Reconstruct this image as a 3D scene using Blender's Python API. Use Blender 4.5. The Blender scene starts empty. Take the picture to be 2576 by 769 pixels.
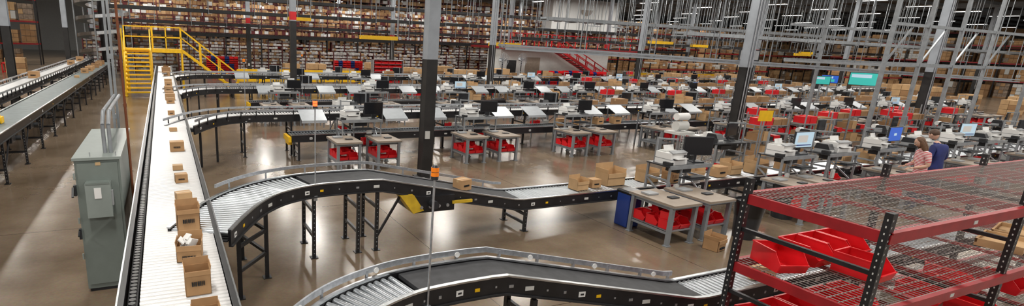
import bpy, math, random, bmesh
from mathutils import Matrix, Vector
random.seed(7)
SC=bpy.context.scene
# ---------------- camera
f=1339.0;P=(1014.,451.);H=3.5
CX=Vector((.9153,.0670,-.3971)).normalized()
CY=Vector((-.4011,.2477,-.8820));CY=(CY-CX*CX.dot(CY)).normalized()
CZ=CX.cross(CY)
cam=bpy.data.cameras.new('camera');co=bpy.data.objects.new('camera',cam);SC.collection.objects.link(co)
cam.sensor_width=36;cam.lens=36*f/2576;cam.shift_x=(1288-P[0])/2576;cam.shift_y=(P[1]-384.5)/2576
cam.clip_end=500
co.matrix_world=Matrix.Translation((0,0,H))@Matrix((CX,CY,CZ)).to_4x4()
SC.camera=co
# ---------------- materials
def mat(name,col,rough=.5,metal=0.,var=.0,scale=6.,emit=0.,bump=0.,col2=None,spec=None):
    m=bpy.data.materials.new(name);m.use_nodes=True;nt=m.node_tree;b=nt.nodes['Principled BSDF']
    b.inputs['Base Color'].default_value=(*col,1);b.inputs['Roughness'].default_value=rough;b.inputs['Metallic'].default_value=metal
    if spec is not None:b.inputs['Specular IOR Level'].default_value=spec
    if emit:
        b.inputs['Emission Color'].default_value=(*col,1);b.inputs['Emission Strength'].default_value=emit
    if var or col2:
        tc=nt.nodes.new('ShaderNodeTexCoord');n=nt.nodes.new('ShaderNodeTexNoise');n.inputs['Scale'].default_value=scale;n.inputs['Detail'].default_value=5
        nt.links.new(tc.outputs['Object'],n.inputs['Vector'])
        r=nt.nodes.new('ShaderNodeValToRGB');r.color_ramp.elements[0].position=.35;r.color_ramp.elements[1].position=.65
        c2=col2 or tuple(min(1,c*(1+var)) for c in col);c1=col if col2 else tuple(c*(1-var) for c in col)
        r.color_ramp.elements[0].color=(*c1,1);r.color_ramp.elements[1].color=(*c2,1)
        nt.links.new(n.outputs['Fac'],r.inputs['Fac']);nt.links.new(r.outputs['Color'],b.inputs['Base Color'])
        if bump:
            bp=nt.nodes.new('ShaderNodeBump');bp.inputs['Strength'].default_value=bump;bp.inputs['Distance'].default_value=.01
            nt.links.new(n.outputs['Fac'],bp.inputs['Height']);nt.links.new(bp.outputs['Normal'],b.inputs['Normal'])
    return m
M={}
def D(k,*a,**kw): M[k]=mat(k,*a,**kw)
D('black',(.010,.010,.012),.4,var=.3)
D('blackmatte',(.016,.016,.018),.7,var=.3)
D('colblack',(.014,.013,.013),.5,var=.4,scale=3)
D('colgray',(.33,.36,.40),.5,var=.08,scale=3)
D('steel',(.60,.62,.64),.28,1,var=.12,scale=12)
D('roller',(.50,.53,.56),.3,.85)
D('whiteroller',(.66,.66,.66),.35,.15)
D('galv',(.46,.48,.51),.4,.8,var=.15,scale=20)
D('wire',(.36,.35,.33),.45,.6)
D('strut',(.30,.32,.34),.45,.5,var=.12)
D('rod',(.24,.26,.28),.5,.4)
D('belt',(.03,.031,.035),.65,var=.25,scale=8)
D('graybelt',(.14,.17,.17),.45,var=.15)
D('card',(.42,.245,.115),.8,var=.12,scale=3)
D('card2',(.30,.165,.075),.8,var=.12,scale=3)
D('card3',(.49,.31,.155),.8,var=.1,scale=3)
D('tape',(.5,.34,.18),.35)
D('red',(.66,.011,.017),.34,var=.06)
D('redpaint',(.28,.009,.014),.4,var=.15)
D('reddark',(.10,.010,.012),.5)
D('yellow',(.80,.47,.005),.42,var=.08)
D('yellowdull',(.55,.36,.02),.5,var=.15)
D('cab',(.17,.20,.185),.4,var=.05)
D('cablight',(.24,.275,.26),.4,var=.05)
D('white',(.74,.74,.73),.45)
D('offwhite',(.54,.54,.52),.5)
D('plasticgray',(.30,.31,.32),.45)
D('darkplastic',(.022,.024,.028),.35)
D('wood',(.27,.22,.175),.5,var=.12,scale=5)
D('benchgray',(.25,.27,.29),.45,.3)
D('panel',(.46,.49,.52),.35,.3,var=.05)
D('blue',(.012,.04,.22),.4)
D('copper',(.20,.065,.028),.42,.4)
D('scr_blue',(.02,.09,.45),.3,emit=.6)
D('scr_white',(.45,.62,.75),.3,emit=.35)
D('scr_green',(.04,.4,.36),.3,emit=.5)
D('scr_off',(.012,.013,.016),.15)
D('orange',(.8,.2,.01),.2,emit=.2)
D('lampred',(1.,.09,.02),.2,emit=3)
D('skin',(.55,.33,.24),.55)
D('hairbrown',(.07,.035,.02),.6,var=.3,scale=40)
D('hairlong',(.12,.06,.03),.6,var=.3,scale=40)
D('navy',(.012,.02,.12),.75,var=.2)
D('jeans',(.03,.04,.08),.8)
D('tealshirt',(.02,.16,.5),.75)
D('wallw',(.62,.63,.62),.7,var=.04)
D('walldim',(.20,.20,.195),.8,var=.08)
D('roof',(.075,.058,.045),.8,var=.2,scale=1)
D('film',(.24,.18,.135),.25,var=.3,scale=4)
D('trashbag',(.01,.01,.011),.28,var=.3,bump=.5)
D('lampw',(1,.98,.93),.3,emit=5)
m=mat('stripes',(.7,.6,.6),.8);nt=m.node_tree;b=nt.nodes['Principled BSDF']
tc=nt.nodes.new('ShaderNodeTexCoord');w=nt.nodes.new('ShaderNodeTexWave');w.bands_direction='Z';w.inputs['Scale'].default_value=9
r=nt.nodes.new('ShaderNodeValToRGB');r.color_ramp.interpolation='CONSTANT';r.color_ramp.elements[0].color=(.75,.7,.68,1);r.color_ramp.elements[1].color=(.5,.03,.05,1);r.color_ramp.elements[1].position=.5
nt.links.new(tc.outputs['Object'],w.inputs['Vector']);nt.links.new(w.outputs['Fac'],r.inputs['Fac']);nt.links.new(r.outputs['Color'],b.inputs['Base Color']);M['stripes']=m
# concrete floor
m=bpy.data.materials.new('polished_concrete');m.use_nodes=True;nt=m.node_tree;b=nt.nodes['Principled BSDF'];L=nt.links.new
tc=nt.nodes.new('ShaderNodeTexCoord')
n1=nt.nodes.new('ShaderNodeTexNoise');n1.inputs['Scale'].default_value=.5;n1.inputs['Detail'].default_value=8;n1.inputs['Roughness'].default_value=.65
n2=nt.nodes.new('ShaderNodeTexNoise');n2.inputs['Scale'].default_value=25;n2.inputs['Detail'].default_value=6
L(tc.outputs['Object'],n1.inputs['Vector']);L(tc.outputs['Object'],n2.inputs['Vector'])
r=nt.nodes.new('ShaderNodeValToRGB');e=r.color_ramp.elements;e[0].position=.3;e[1].position=.72;e[0].color=(.135,.096,.062,1);e[1].color=(.285,.212,.146,1)
L(n1.outputs['Fac'],r.inputs['Fac'])
mx=nt.nodes.new('ShaderNodeMix');mx.data_type='RGBA';mx.blend_type='MULTIPLY';mx.inputs['Factor'].default_value=.35
L(r.outputs['Color'],mx.inputs['A']);L(n2.outputs['Color'],mx.inputs['B'])
br=nt.nodes.new('ShaderNodeTexBrick');br.offset=0;br.inputs['Scale'].default_value=1;br.inputs['Brick Width'].default_value=4.03;br.inputs['Row Height'].default_value=5.27;br.inputs['Mortar Size'].default_value=.008
br.inputs['Color1'].default_value=(1,1,1,1);br.inputs['Color2'].default_value=(1,1,1,1);br.inputs['Mortar'].default_value=(.35,.33,.3,1)
L(tc.outputs['Object'],br.inputs['Vector'])
m2=nt.nodes.new('ShaderNodeMix');m2.data_type='RGBA';m2.blend_type='MULTIPLY';m2.inputs['Factor'].default_value=1
L(mx.outputs['Result'],m2.inputs['A']);L(br.outputs['Color'],m2.inputs['B']);L(m2.outputs['Result'],b.inputs['Base Color'])
r2=nt.nodes.new('ShaderNodeMapRange');r2.inputs['To Min'].default_value=.1;r2.inputs['To Max'].default_value=.3;L(n1.outputs['Fac'],r2.inputs['Value']);L(r2.outputs['Result'],b.inputs['Roughness'])
b.inputs['Specular IOR Level'].default_value=.45
M['floor']=m
# ---------------- mesh builder
class MB:
    def __init__(s): s.v=[];s.f=[];s.m=[];s.sm=[];s.mats=[];s.T=None
    def add(s,vs,fs,mt,smooth=False):
        if mt not in s.mats:s.mats.append(mt)
        k=s.mats.index(mt);o=len(s.v)
        if s.T is not None: vs=[tuple(s.T@Vector(p)) for p in vs]
        s.v+=[tuple(p) for p in vs]
        for q in fs:
            s.f.append(tuple(i+o for i in q));s.m.append(k);s.sm.append(smooth)
    def box(s,c,d,mt,rz=0,R=None):
        hx,hy,hz=d[0]/2,d[1]/2,d[2]/2
        vs=[Vector((a*hx,b_*hy,c_*hz)) for a in(-1,1) for b_ in(-1,1) for c_ in(-1,1)]
        if R is None and rz:R=Matrix.Rotation(rz,3,'Z')
        if R is not None:vs=[R@p for p in vs]
        c=Vector(c);s.add([p+c for p in vs],[(0,1,3,2),(4,6,7,5),(0,4,5,1),(2,3,7,6),(0,2,6,4),(1,5,7,3)],mt)
    def b2(s,a,b,mt): s.box([(a[i]+b[i])/2 for i in range(3)],[abs(b[i]-a[i]) for i in range(3)],mt)
    def cyl(s,p0,p1,r,mt,n=8,r2=None,caps=True):
        p0=Vector(p0);p1=Vector(p1);r2=r if r2 is None else r2
        d=(p1-p0);q=d.to_track_quat('Z','Y');vs=[]
        for i in range(n):
            a=2*math.pi*i/n;e=Vector((math.cos(a),math.sin(a),0))
            vs.append(p0+q@(e*r));vs.append(p1+q@(e*r2))
        s.add(vs,[(2*i,2*((i+1)%n),2*((i+1)%n)+1,2*i+1) for i in range(n)],mt,True)
        if caps:s.add([vs[2*i] for i in range(n)][::-1]+[vs[2*i+1] for i in range(n)],[tuple(range(n)),tuple(range(n,2*n))],mt)
    def bar(s,p0,p1,w,mt):
        p0=Vector(p0);p1=Vector(p1);d=p1-p0
        s.box((p0+p1)/2,(w,w,d.length),mt,R=d.to_track_quat('Z','Y').to_matrix())
    def sweep(s,pts,off,z0,z1,th,mt):
        A=offset(pts,off-th/2);B=offset(pts,off+th/2);vs=[];n=len(pts)
        for a,b_ in zip(A,B): vs+=[a+Vector((0,0,z0)),a+Vector((0,0,z1)),b_+Vector((0,0,z1)),b_+Vector((0,0,z0))]
        fs=[(4*i+j,4*i+(j+1)%4,4*i+4+(j+1)%4,4*i+4+j) for i in range(n-1) for j in range(4)]
        fs+=[(0,1,2,3),(4*n-1,4*n-2,4*n-3,4*n-4)];s.add(vs,fs,mt)
    def mesh(s,name):
        me=bpy.data.meshes.new(name);me.from_pydata(s.v,[],s.f)
        for k in s.mats:me.materials.append(M[k])
        me.polygons.foreach_set('material_index',s.m);me.polygons.foreach_set('use_smooth',s.sm)
        bm=bmesh.new();bm.from_mesh(me);bmesh.ops.recalc_face_normals(bm,faces=bm.faces);bm.to_mesh(me);bm.free()
        me.update();return me
    def obj(s,name,loc=(0,0,0),rz=0,bevel=0):
        return inst(s.mesh(name),name,loc,rz,bevel=bevel)
def inst(me,name,loc,rz=0,sc=1,bevel=0):
    o=bpy.data.objects.new(name,me);o.location=loc;o.rotation_euler[2]=rz
    o.scale=(sc,sc,sc) if not isinstance(sc,tuple) else sc
    SC.collection.objects.link(o)
    if bevel:
        md=o.modifiers.new('bevel','BEVEL');md.width=bevel;md.segments=2;md.limit_method='ANGLE'
    return o
def offset(pts,off):
    out=[]
    for i,p in enumerate(pts):
        a=pts[max(0,i-1)];b_=pts[min(len(pts)-1,i+1)];d=(b_-a);d.z=0;d.normalize()
        out.append(p+Vector((-d.y,d.x,0))*off)
    return out
def smooth(pts,n=6):
    P_=[Vector(p) for p in pts];out=[]
    for i in range(len(P_)-1):
        p0=P_[max(0,i-1)];p1=P_[i];p2=P_[i+1];p3=P_[min(len(P_)-1,i+2)]
        for k in range(n):
            t=k/n;out.append(.5*((2*p1)+(p2-p0)*t+(2*p0-5*p1+4*p2-p3)*t*t+(3*p1-p0-3*p2+p3)*t**3))
    out.append(P_[-1]);return out
def walk(pts,pitch):
    acc=0;nxt=pitch/2
    for a,b_ in zip(pts[:-1],pts[1:]):
        l=(b_-a).length
        if l<1e-6:continue
        while nxt<=acc+l:
            t=(nxt-acc)/l;d=(b_-a);d.z=0;d.normalize();yield nxt,a.lerp(b_,t),Vector((-d.y,d.x,0))
            nxt+=pitch
        acc+=l
def leg(mb,x,y,ztop,w,axis='y',mt='black',holes=False,cross=2):
    for s_ in(-1,1):
        px,py=(x,y+s_*w/2) if axis=='y' else (x+s_*w/2,y)
        mb.box((px,py,ztop/2),(.055,.055,ztop),mt)
        mb.box((px,py,.006),(.12,.12,.012),mt)
        if holes:
            k=.08
            while k<ztop-.05:
                mb.box((px,py,k),(.016,.058,.016),'strut');k+=.075
    for k in range(cross):
        zz=ztop*(.35+.4*k)
        if axis=='y':mb.box((x,y,zz),(.04,w,.05),mt)
        else:mb.box((x,y,zz),(w,.04,.05),mt)
def conveyor(name,pts,w,beltrange=None,pitch=.075,rad=.026,legs=(),rmat='roller',guard=(0,0),stickers=0,fr=.18,belt='belt',n=8,beltmat_all=False,holes=False,leg_ax='y',stkside=-1):
    mb=MB()
    for s_ in(-1,1):
        mb.sweep(pts,s_*(w/2+.018),-fr,.02,.03,'black')
        mb.sweep(pts,s_*(w/2+.022),.021,.04,.045,'steel')
        mb.sweep(pts,s_*(w/2+.04),-fr+.0,-fr+.02,.03,'blackmatte')
    mb.sweep(pts,0,-.12,-.1,w-.02,'blackmatte')
    for i,g in enumerate(guard):
        if g:
            s_=(-1,1)[i];mb.sweep(pts,s_*(w/2+.05),.13,.19,.02,'galv')
            for d,p,nn in walk(pts,.55): mb.box(p+nn*s_*(w/2+.05)+Vector((0,0,.05)),(.03,.03,.2),'black')
    bpts=[]
    for d,p,nn in walk(pts,pitch):
        inb=beltmat_all or (beltrange and beltrange[0]<=p.x<=beltrange[1])
        if inb:
            bpts.append(p.copy())
        else:
            mb.cyl(p-nn*(w/2-.005)+Vector((0,0,-rad+.01)),p+nn*(w/2-.005)+Vector((0,0,-rad+.01)),rad,rmat,n,caps=False)
    if len(bpts)>2: mb.sweep(bpts,0,-.03,.012,w-.03,belt)
    if stickers:
        k=0
        for d,p,nn in walk(pts,stickers):
            q=p+nn*stkside*(w/2+.036)+Vector((0,0,-.08));ang=math.atan2(-nn.x,nn.y);R=Matrix.Rotation(ang,3,'Z')
            c=['white','yellow','galv','galv','offwhite','galv','galv'][k%7];ww=[.08,.055,.02,.05,.1,.02,.03][k%7]
            mb.box(q,(ww,.006,[.06,.035,.02,.03,.045,.02,.03][k%7]),c,R=R)
            if c=='white': mb.box(q+nn*stkside*.004,(ww*.5,.004,.02),'blackmatte',R=R)
            k+=1
    for (lx,ly,lz) in legs: leg(mb,lx,ly,lz-fr,w+.02,leg_ax,holes=holes)
    return mb.obj(name)
# ---------------- shell
mb=MB();mb.b2((-30,-8,-.1),(140,95,0),'floor');mb.obj('floor')
mb=MB();mb.b2((-30,-8,9.6),(140,95,9.8),'roof')
for y in range(-4,95,4): mb.b2((-30,y,9.3),(140,y+.12,9.6),'strut')
for x in (-6,6.1,18.2,30.3,42.4,54.5,66.6,78.7,90.8): mb.b2((x-.1,-8,9.1),(x+.1,95,9.6),'strut')
mb.obj('ceiling')
mb=MB();mb.b2((-30,95,0),(140,95.2,9.6),'wallw');mb.obj('wall_back')
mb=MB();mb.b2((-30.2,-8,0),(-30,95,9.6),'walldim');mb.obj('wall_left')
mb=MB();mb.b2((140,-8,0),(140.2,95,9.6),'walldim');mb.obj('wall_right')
# lights
lm=MB();lm.box((0,0,.04),(.5,2.5,.1),'white');lm.box((0,0,-.02),(.42,2.4,.02),'lampw');lme=lm.mesh('high_bay_light')
ld=bpy.data.lights.new('bay_lamp','AREA');ld.shape='RECTANGLE';ld.size=.7;ld.size_y=2.6;ld.energy=385;ld.color=(1,.955,.885)
for i,x in enumerate(range(-19,130,9)):
    for j,y in enumerate(range(-5,92,9)):
        if x>55+ y*1.6: continue
        inst(lme,'high_bay_light',(x,y,8.85))
        if x<80 and y<75:
            o=bpy.data.objects.new('bay_lamp',ld);o.location=(x,y,8.77);SC.collection.objects.link(o)
W=bpy.data.worlds.new('world');SC.world=W;W.use_nodes=True;W.node_tree.nodes['Background'].inputs[0].default_value=(1,.97,.93,1);W.node_tree.nodes['Background'].inputs[1].default_value=.45
# ---------------- columns
def column(x,y,zb,red=False,cond=False):
    mb=MB()
    for (z0,z1,mt) in ((0,zb,'colblack'),(zb,9.1,'colgray')):
        mb.b2((-.15,-.14,z0),(.15,-.12,z1),mt);mb.b2((-.15,.12,z0),(.15,.14,z1),mt);mb.b2((-.012,-.12,z0),(.012,.12,z1),mt)
        mb.b2((-.145,-.12,z0),(-.13,.12,z1),mt)
    mb.b2((-.25,-.22,0),(.25,.22,.02),'colblack')
    if red: mb.b2((-.155,-.145,zb+.05),(.155,.145,zb+.45),'red')
    mb.box((-.05,-.16,1.15),(.12,.05,.2),'offwhite')
    if cond:
        mb.cyl((-.1,-.17,.8),(-.1,-.17,9.1),.02,'galv');mb.cyl((.03,-.17,.8),(.03,-.17,9.1),.015,'galv')
    mb.obj('steel_column',(x,y,0))
for x in (-6,6.15,18.2,30.3,42.4,54.5,66.6,78.7):
    for y in (12.3,28.1,43.9,59.7,75.5):
        if x==-6 and y==12.3: continue
        zb=3.05 if y<15 else (4.2 if x==6.15 else 3.4)
        column(x,y,zb,red=(y>20 and x in(6.15,42.4,18.2) and not(x==18.2 and y==28.1)),cond=(x>10))
# ---------------- cartons
def carton(w,d,h,op,mt='card'):
    mb=MB();t=.006
    if op:
        mb.b2((-w/2,-d/2,0),(w/2,d/2,t),mt)
        mb.b2((-w/2,-d/2,0),(w/2,-d/2+t,h),mt);mb.b2((-w/2,d/2-t,0),(w/2,d/2,h),mt)
        mb.b2((-w/2,-d/2,0),(-w/2+t,d/2,h),mt);mb.b2((w/2-t,-d/2,0),(w/2,d/2,h),mt)
        fl=min(w,d)*.4;a=.08
        mb.box((0,d/2+math.sin(a)*fl/2,h+math.cos(a)*fl/2),(w,t,fl),mt,R=Matrix.Rotation(-a,3,'X'))
        for s_ in(-1,1): mb.box((s_*(w/2+.5*fl*.55*math.sin(.12)),0,h+.5*fl*.55),(t,d*.96,fl*.55),mt,R=Matrix.Rotation(s_*.12,3,'Y'))
        mb.box((0,-d/2-.012,h-fl*.28),(w,t,fl*.6),mt,R=Matrix.Rotation(-.06,3,'X'))
    else:
        mb.b2((-w/2,-d/2,0),(w/2,d/2,h),mt);mb.b2((-w/2-.001,-.025,h*.75),(w/2+.001,.025,h+.001),'tape')
    return mb
def barcode(mb,w,d,h,frac=.45):
    y=-d/2-.018;x=-w*.25
    while x<w*.25:
        ww=random.choice((.004,.007,.01));mb.box((x,y,h*frac),(ww,.03,h*.16),'blackmatte');x+=ww+.006
C_open=carton(.28,.26,.2,True);barcode(C_open,.28,.24,.2,.3);C_open=C_open.mesh('carton_open')
C_sm=carton(.2,.16,.1,False,'card3').mesh('carton_small')
C_md=carton(.3,.25,.22,False);barcode(C_md,.3,.215,.22);C_md=C_md.mesh('carton_mid')
C_lg=carton(.5,.38,.32,False,'card2').mesh('carton_large')
C_op2=carton(.45,.35,.25,True,'card3').mesh('carton_open_wide')
C_dk=carton(.4,.3,.3,False,'card2').mesh('carton_dark')
C_tl=carton(.25,.2,.27,True);barcode(C_tl,.25,.18,.27,.5);C_tl=C_tl.mesh('carton_tall')
CARDS=[C_open,C_sm,C_md,C_lg,C_op2,C_dk,C_tl]
def box_(k,x,y,z,rz=0,sc=1,name='cardboard_box'): return inst(CARDS[k],name,(x,y,z),rz,sc)
# ---------------- main conveyor
def mainconv():
    mb=MB();z=1.2
    y0,y1=-.5,39.
    pts=[Vector((-.02,y,z)) for y in (y0,y1)]
    for s_ in(-1,1):
        mb.sweep(pts,s_*.455,-.22,.03,.04,'black');mb.sweep(pts,s_*.452,.031,.05,.05,'black')
        mb.sweep(pts,s_*.482,.03,.055,.015,'steel')
        mb.sweep(pts,s_*.49,-.2,-.16,.03,'blackmatte')
    mb.sweep(pts,0,-.1,-.07,.86,'blackmatte')
    y=y0
    while y<y1:
        mb.cyl((-.33,y,z-.02),(.40,y,z-.02),.031,'whiteroller',10,caps=False);y+=.0735
    y=y0
    while y<26:
        mb.cyl((-.385,y,z-.02),(-.385,y,z+.035),.03,'black',8);y+=.075
    mb.b2((-.36,y0,z-.05),(-.345,y1,z+.01),'blackmatte')
    for y in [1.5+2.4*i for i in range(16)]: leg(mb,-.02,y,z-.22,.9,'x')
    mb.obj('main_roller_conveyor')
mainconv()
for (k,x,y,s_,rz) in [(6,.14,6.5,1.,.05),(0,.12,5.6,.86,-.12),(6,.15,4.78,.86,.03),(6,.17,3.98,.8,.02),(1,.13,7.8,1.,.2),(2,.13,8.75,.6,.1),(1,.1,9.6,.8,0),(2,.13,11.2,.85,.03),(1,.1,13.5,.8,.1),(2,.1,16.2,.55,.1),(2,.12,18.9,.8,0),(2,.12,19.8,1.,.05),(2,.12,20.8,.9,0),(2,.1,22.4,1.,0),(2,.12,24.7,.9,.1),(2,.12,25.8,1,0),(2,.1,30.5,1.,0),(3,.1,33,.9,0),(2,.1,35.5,1,0)]:
    box_(k,x,y,1.212,rz,s_)
mb=MB()
for i in range(9):
    a=random.random()*6;mb.box((random.uniform(-.06,.06),random.uniform(-.06,.06),random.uniform(.1,.24)),(.09,.07,.012),'white',R=Matrix.Rotation(a,3,'X')@Matrix.Rotation(a*2,3,'Y')@Matrix.Rotation(a*3,3,'Z'))
mb.obj('crumpled_packing_paper',(.1,5.6,1.23))
# ---------------- left conveyors
conveyor('belt_conveyor',[Vector((-3.82,y,1.12)) for y in (6,44)],.8,beltmat_all=True,belt='graybelt',pitch=.5,guard=(0,0),legs=[],stickers=1.7,stkside=-1)
mb=MB()
for y in [8+2.05*i for i in range(18)]:
    leg(mb,-3.82,y,.94,.84,'x',holes=y<22)
    mb.bar((-3.4,y,.3),(-3.4,y+.6,.92),.03,'black')
    mb.box((-3.42,y+.9,.86),(.1,.35,.14),'black');mb.cyl((-3.42,y+1.2,.84),(-3.28,y+1.2,.84),.06,'darkplastic',10)
mb.obj('conveyor_leg_stands')
conveyor('roller_conveyor',[Vector((-5.15,y,1.25)) for y in (8,46)],.85,pitch=.09,guard=(1,1),rmat='whiteroller',stickers=1.3)
mb=MB()
for y in [9+2.5*i for i in range(15)]: leg(mb,-5.15,y,1.07,.88,'x')
mb.obj('conveyor_leg_stands')
for (x,y,k,s_) in [(-5.2,28,2,1.3),(-3.85,33,2,1.1),(-3.8,34.5,2,1.2),(-3.85,36,2,1.1),(-3.8,37.6,3,.8),(-3.8,39.5,2,1.2),(-3.85,30,1,1),(-5.1,38,2,1.2),(-3.8,41,3,.8),(-5.1,42,2,1.4)]:
    box_(k,x,y,1.135 if x>-4.5 else 1.262,0,s_)
mb=MB();mb.box((0,0,0),(.5,.25,.16),'yellow');mb.box((0,0,.09),(.4,.2,.03),'yellow');mb.box((0,-.13,-.06),(.44,.02,.1),'black');mb.obj('yellow_end_guard',(-3.95,15.8,1.22),bevel=.01)
# ---------------- spurs
def spurpath(yc,z0,x1,z1=None,xa=3.,xb=6.,y2=None):
    y2=yc if y2 is None else y2
    c=[(.25,yc-1.95),(.52,yc-1.38),(.88,yc-.78),(1.35,yc-.32),(1.95,yc-.06),(2.5,yc)]
    p=smooth([(x,y,z0) for x,y in c],6)
    if z1 is None: p.append(Vector((x1,yc,z0)))
    else: p+=[Vector((xa,yc,z0)),Vector((xa+.2,yc,z0-.01)),Vector((xb-.2,y2,z1+.02)),Vector((xb,y2,z1)),Vector((x1,y2,z1))]
    return p
conveyor('curved_spur_conveyor',spurpath(8.3,1.22,34,.62,3.,6.1),.68,(1.9,6.15),guard=(0,0),stickers=.33,holes=True,
    legs=[(2.04,8.3,1.22),(2.79,8.3,1.22),(3.12,8.3,1.2),(6.2,8.3,.62),(9.4,8.3,.62),(13,8.3,.62),(17,8.3,.62),(21,8.3,.62)],n=12)
mb=MB()
g=[p for p in spurpath(8.3,1.22,34,.62,3.,6.1) if .85<p.x<6.2]
mb.sweep(g,.42,.12,.17,.02,'galv')
for d,p,nn in walk(g,.6): mb.box(p+nn*.42+Vector((0,0,.06)),(.025,.025,.16),'galv')
mb.obj('conveyor_guard_rail')
mb=MB()
for (x,y) in ((.75,6.9),(1.2,7.45),(.95,8.25)): 
    mb.box((x,y,.52),(.055,.055,1.04),'black');mb.box((x,y,.006),(.12,.12,.012),'black')
    for k in range(12): mb.box((x,y,.08+.075*k),(.058,.018,.018),'strut')
for zz in(.4,.75): mb.bar((.75,6.9,zz),(1.2,7.45,zz),.045,'black');mb.bar((1.2,7.45,zz),(.95,8.25,zz),.045,'black')
mb.bar((3.15,7.98,.25),(3.6,7.98,1.0),.035,'black')
mb.obj('conveyor_corner_stand')
mb=MB();mb.b2((3.75,7.85,.62),(4.55,8.55,.9),'black')
mb.add([(3.5,7.84,.95),(3.75,7.84,.95),(3.95,7.84,.66),(3.75,7.84,.62),(3.5,8.1,.95),(3.75,8.1,.95),(3.95,8.1,.66),(3.75,8.1,.62)],[(0,1,2,3),(7,6,5,4),(0,3,7,4),(1,5,6,2),(0,4,5,1),(3,2,6,7)],'yellowdull')
mb.b2((4.5,7.82,.74),(4.9,7.86,.79),'yellowdull')
for i in range(4): mb.cyl((3.9+.17*i,7.83,.72),(3.9+.17*i,7.86,.72),.03,'galv')
mb.cyl((4.1,7.9,.78),(4.1,7.7,.78),.07,'darkplastic',12)
mb.obj('conveyor_drive_motor')
s0=spurpath(4.36,1.2,13.,.66,2.9,5.75,4.03)
conveyor('curved_spur_conveyor',s0,.44,(2.05,5.8),guard=(0,0),stickers=.22,legs=[(3.4,4.3,1.1),(5.9,4.03,.66),(8.5,4.03,.66),(11,4.03,.66)],pitch=.08,rad=.033,n=14)
mb=MB();g=[p for p in s0 if p.x<5.8 and p.x>.8]
mb.sweep(g,.29,.07,.13,.02,'galv')
for d,p,nn in walk(g,.5): mb.box(p+nn*.29+Vector((0,0,.02)),(.025,.03,.18),'galv')
for d,p,nn in walk(g,.9): mb.cyl(p+nn*.27+Vector((0,0,.08)),p+nn*.31+Vector((0,0,.08)),.03,'white',12)
mb.obj('conveyor_guard_rail')
for yc,xe in ((16.1,44),(23.9,52),(31.7,52)):
    conveyor('curved_spur_conveyor',spurpath(yc,1.2,xe),.68,None,guard=(1,1),stickers=.8,
      legs=[(x,yc,1.2) for x in [2.,3.36]+[5.2+3.3*i for i in range(12)]],n=8,pitch=.09,rad=.03,rmat='whiteroller',belt='belt')
    mb=MB()
    for (x,y) in ((.75,yc-1.35),(1.2,yc-.8)): mb.box((x,y,.5),(.06,.06,1.),'black')
    mb.obj('conveyor_corner_stand')
    yl=yc-.85
    conveyor('takeaway_roller_conveyor',[Vector((3.2,yl,.72)),Vector((xe,yl,.72))],.6,None,legs=[(3.4,yl,.72)]+[(6+3.9*i,yl,.72) for i in range(10)],n=8,pitch=.09,rad=.03,stickers=1.1)
    mb=MB();mb.b2((3.1,yl-.36,.55),(3.18,yl+.36,.7),'yellow');mb.b2((3.12,yl-.2,.45),(3.22,yl+.2,.54),'yellow');mb.obj('yellow_end_guard')
for (k,x,y,z,s_,rz) in [(2,4.95,8.3,.845,.9,.3),(4,7.75,8.3,.635,.72,.1),(2,8.2,8.35,.635,.8,0),(4,8.75,8.45,.635,1.1,0),(4,9.8,8.4,.635,.9,.1),(0,10.3,8.2,.635,1,.2),(4,11.2,8.3,.635,.8,0),(2,12.,8.3,.635,1.1,0),(4,12.6,8.4,.635,.9,0),(4,13.4,8.3,.635,1.,.1),(0,14.5,8.3,.635,1.1,0),(3,15.3,8.4,.635,.8,0),(4,17,8.3,.635,1,0),(4,18.2,8.3,.635,.9,.1),(2,19.5,8.3,.635,1,.1)]:
    box_(k,x,y,z,rz,s_)
# ---------------- stack light poles
def pole(x,y,z0,z1,col):
    mb=MB();mb.cyl((0,0,z0),(0,0,z1),.011,'galv',8);mb.cyl((0,0,z1),(0,0,z1+.03),.034,'darkplastic',14);mb.cyl((0,0,z1+.03),(0,0,z1+.11),.036,col,14);mb.cyl((0,0,z1+.068),(0,0,z1+.072),.038,'darkplastic',14);mb.cyl((0,0,z1+.11),(0,0,z1+.13),.034,'darkplastic',14,r2=.02)
    mb.box((0,0,z0+.03),(.06,.05,.08),'galv');mb.obj('stack_light_pole',(x,y,0))
pole(2.14,4.07,1.0,2.31,'orange');pole(2.05,7.9,1.0,2.45,'lampred');pole(2.05,15.7,1.,2.7,'orange');pole(5.5,23.4,1.,2.6,'orange')
# ---------------- electrical cabinet
mb=MB()
mb.b2((-1.14,7.75,.05),(-.62,10.0,1.86),'cab');mb.b2((-1.12,7.77,0),(-.64,9.98,.05),'blackmatte')
mb.b2((-1.16,7.72,1.84),(-.6,10.02,1.875),'cablight')
mb.b2((-1.11,7.725,.12),(-.65,7.75,1.8),'cab')
mb.b2((-1.03,7.6,1.1),(-.74,7.73,1.56),'cablight');mb.b2((-.93,7.59,1.36),(-.85,7.6,1.5),'white')
mb.b2((-1.02,7.595,1.545),(-.75,7.735,1.57),'cab')
mb.b2((-.74,7.62,1.25),(-.72,7.68,1.45),'plasticgray')
for z in(.5,1.0,1.6): mb.cyl((-1.15,7.72,z),(-1.15,7.72,z+.08),.012,'cablight')
mb.b2((-1.17,7.7,1.38),(-1.14,7.76,1.52),'darkplastic');mb.bar((-1.17,7.68,1.5),(-1.17,7.58,1.4),.025,'darkplastic')
mb.b2((-1.17,7.72,.78),(-1.14,7.77,.92),'darkplastic');mb.bar((-1.16,7.7,.9),(-1.16,7.62,.86),.02,'darkplastic')
mb.b2((-.9,7.72,1.77),(-.84,7.726,1.81),'tape')
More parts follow.
